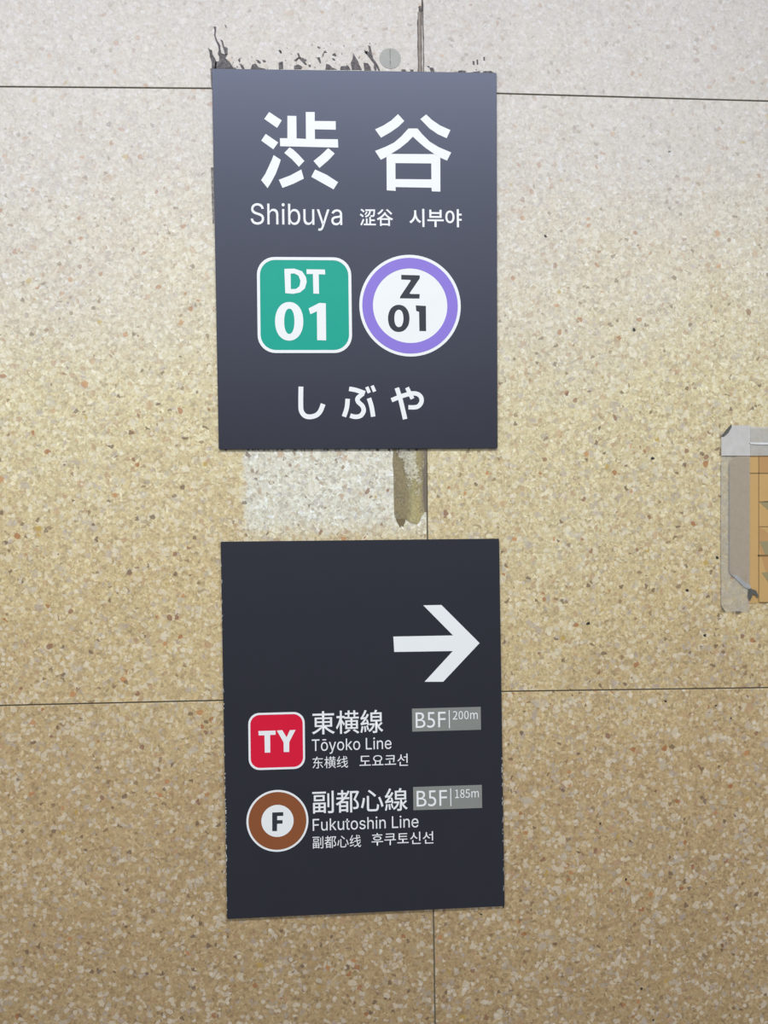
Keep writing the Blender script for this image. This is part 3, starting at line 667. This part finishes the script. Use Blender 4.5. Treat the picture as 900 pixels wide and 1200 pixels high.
# worn bright flecks on the board's edges
wear = []
def edge_run(x_at, y0, y1, n, wd_):
    for i in range(n):
        py = random.uniform(y0, y1); h = random.triangular(0.8, 7, 1.5); x = x_at(py) + random.uniform(-0.3, 0.3); ww = random.uniform(0.35, wd_)
        wear.append([[(x, py), (x+ww, py+h*0.2), (x+ww*0.8, py+h*0.8), (x, py+h)]])
edge_run(lambda y: 263.3 + (y-916)*0.0172, 905, 1070, 42, 1.5)
edge_run(lambda y: 258.9 + (y-640)*0.0165, 650, 900, 14, 0.8)
edge_run(lambda y: 587.6 + (y-875)*0.0155, 872, 960, 12, 1.0)
edge_run(lambda y: 588.6 + (y-945)*0.0155, 950, 1055, 10, 0.7)
print_px('edge_wear', wear, M_CHIP, dsn, Y1, 0.0001)['kind'] = 'stuff'

# ------------------------------------------------------------------ taped notice at the right
nt = empty('taped_notice', None, 'ochre paper notice taped under clear film on terrazzo wall at right edge', 'notice')
def q(x0, y0, x1, y1): return [[(x0, y0), (x1, y0), (x1, y1), (x0, y1)]]
XR = 1240
def sl(y, x): return y + (428-y)*(x-880)/16000.0
yN = -0.0002
paper = print_px('paper_sheet', [[[(878, 528), (XR, sl(528, XR)), (XR, sl(707, XR)), (878, 707)]]], M_PAPER, nt, yN, 0.0003)
yP = yN - 0.00032
def pr(name, shapes, mat): return print_px(name, shapes, mat, paper, yP, 0.00008)
pr('printed_panel', [[[(889.6, 534), (XR-12, 534), (XR-12, 553.5), (889.6, 553.5)]], [[(889.6, 618), (896, 621), (905, 630), (1000, 628), (1000, 690), (905, 700), (889.6, 640)]]], M_PAPER2)
yQ = yP - 0.0001
ln = [q(888.8, 530, 889.6, 706), q(878, 554, XR, 555.2), q(890, 587.5, 905, 588.4), q(890, 616.8, 1010, 617.6), q(888, 650, 930, 652.2), q(890, 705.4, XR, 706.6)]
print_px('printed_line', ln, M_LINE, paper, yQ, 0.00006)
for L in ([(889.8, 634.5), (930, 633), (930, 646), (897, 650)], [(892.5, 671), (910, 669.5), (925, 684), (903, 686)], [(890, 588.5), (900, 587), (910, 596), (903, 600)]):
    print_px('printed_mark', [[L]], M_OLIVE, paper, yQ, 0.00006)
print_px('clear_film', [[[(846, 530), (878, 530), (XR+40, sl(530, XR+40)), (XR+40, 532), (879, 534), (878.3, 717), (849.5, 717), (845.0, 709.5), (844.6, 560)]]], M_FILM, nt, -0.0010, 0.00012)
flm = print_px('backing_film', [[[(854.4, 540), (866, 533), (878.6, 533), (878.6, 690), (866, 680), (857, 673.5), (854.6, 670)]]], M_FILM2, nt, -0.0013, 0.00015)
print_px('film_edge', [[stroke([(854.6, 545), (854.6, 600), (854.6, 669), (857, 673.5), (862, 677), (868, 683.5), (878, 690)], 0.9)]], M_EDGE, flm, -0.00146, 0.0002)
print_px('film_edge', [[stroke([(845, 540), (844.8, 620), (845, 708)], 0.45)]], M_EDGE, flm, -0.00116, 0.0001)
print_px('film_fold', [[[(858, 674), (863, 674), (880, 687), (879.5, 691), (872, 688), (865, 681)]]], film_mat('milky_film_fold', (0.50, 0.50, 0.50), 0.6, 0.25), flm, -0.0015, 0.0002)
print_px('strip_of_tape', [[[(845.3, 511), (857.0, 498.5), (879.2, 498.5), (879.2, 534), (845.3, 534)]]], M_TAPE, nt, -0.0019, 0.0001)
print_px('strip_of_tape', [[[(879.4, 500), (XR+40, sl(500, XR+40)), (XR+40, sl(534, XR+40)), (879.4, 534)]]], M_TAPE2, nt, -0.0019, 0.0001)
print_px('tape_fold_highlight', [[[(878, 518.5), (890, 518.7), (XR, 518.5), (XR, 520.2), (890, 521), (880, 520.3)]]], film_mat('white_fold_highlight', (0.80, 0.80, 0.80), 0.8, 0.15), nt, -0.0021, 0.0006)  # pale strip paints the highlight running along the fold of the tape
print_px('peeled_corner_shadow', [[[(845.2, 511.6), (850, 505), (857, 497.2), (857.6, 500), (853.5, 507), (848.5, 511.5)]]], M_SHADE_TEAR, nt, -0.00205, 0.0005)  # dark sliver paints the shadow at the lifted corner of the tape
print_px('torn_tape_corner', [[[(879.0, 689.5), (886, 692), (888.6, 697), (888.2, 701), (885, 697), (882.5, 696), (879.3, 703)]],
         [[(877, 690), (878.4, 690), (879.6, 702), (878.5, 704), (876.5, 700)]], [[(844.9, 709), (849.9, 716.6), (849, 717.4), (844.4, 709.6)]],
         [[(862, 716.4), (869, 716.6), (867, 718), (863, 717.7)]], [[(858.5, 716.6), (860.3, 716.4), (860, 717.6), (858.8, 717.6)]]], M_SHADE_TEAR, nt, -0.0016, 0.0004)
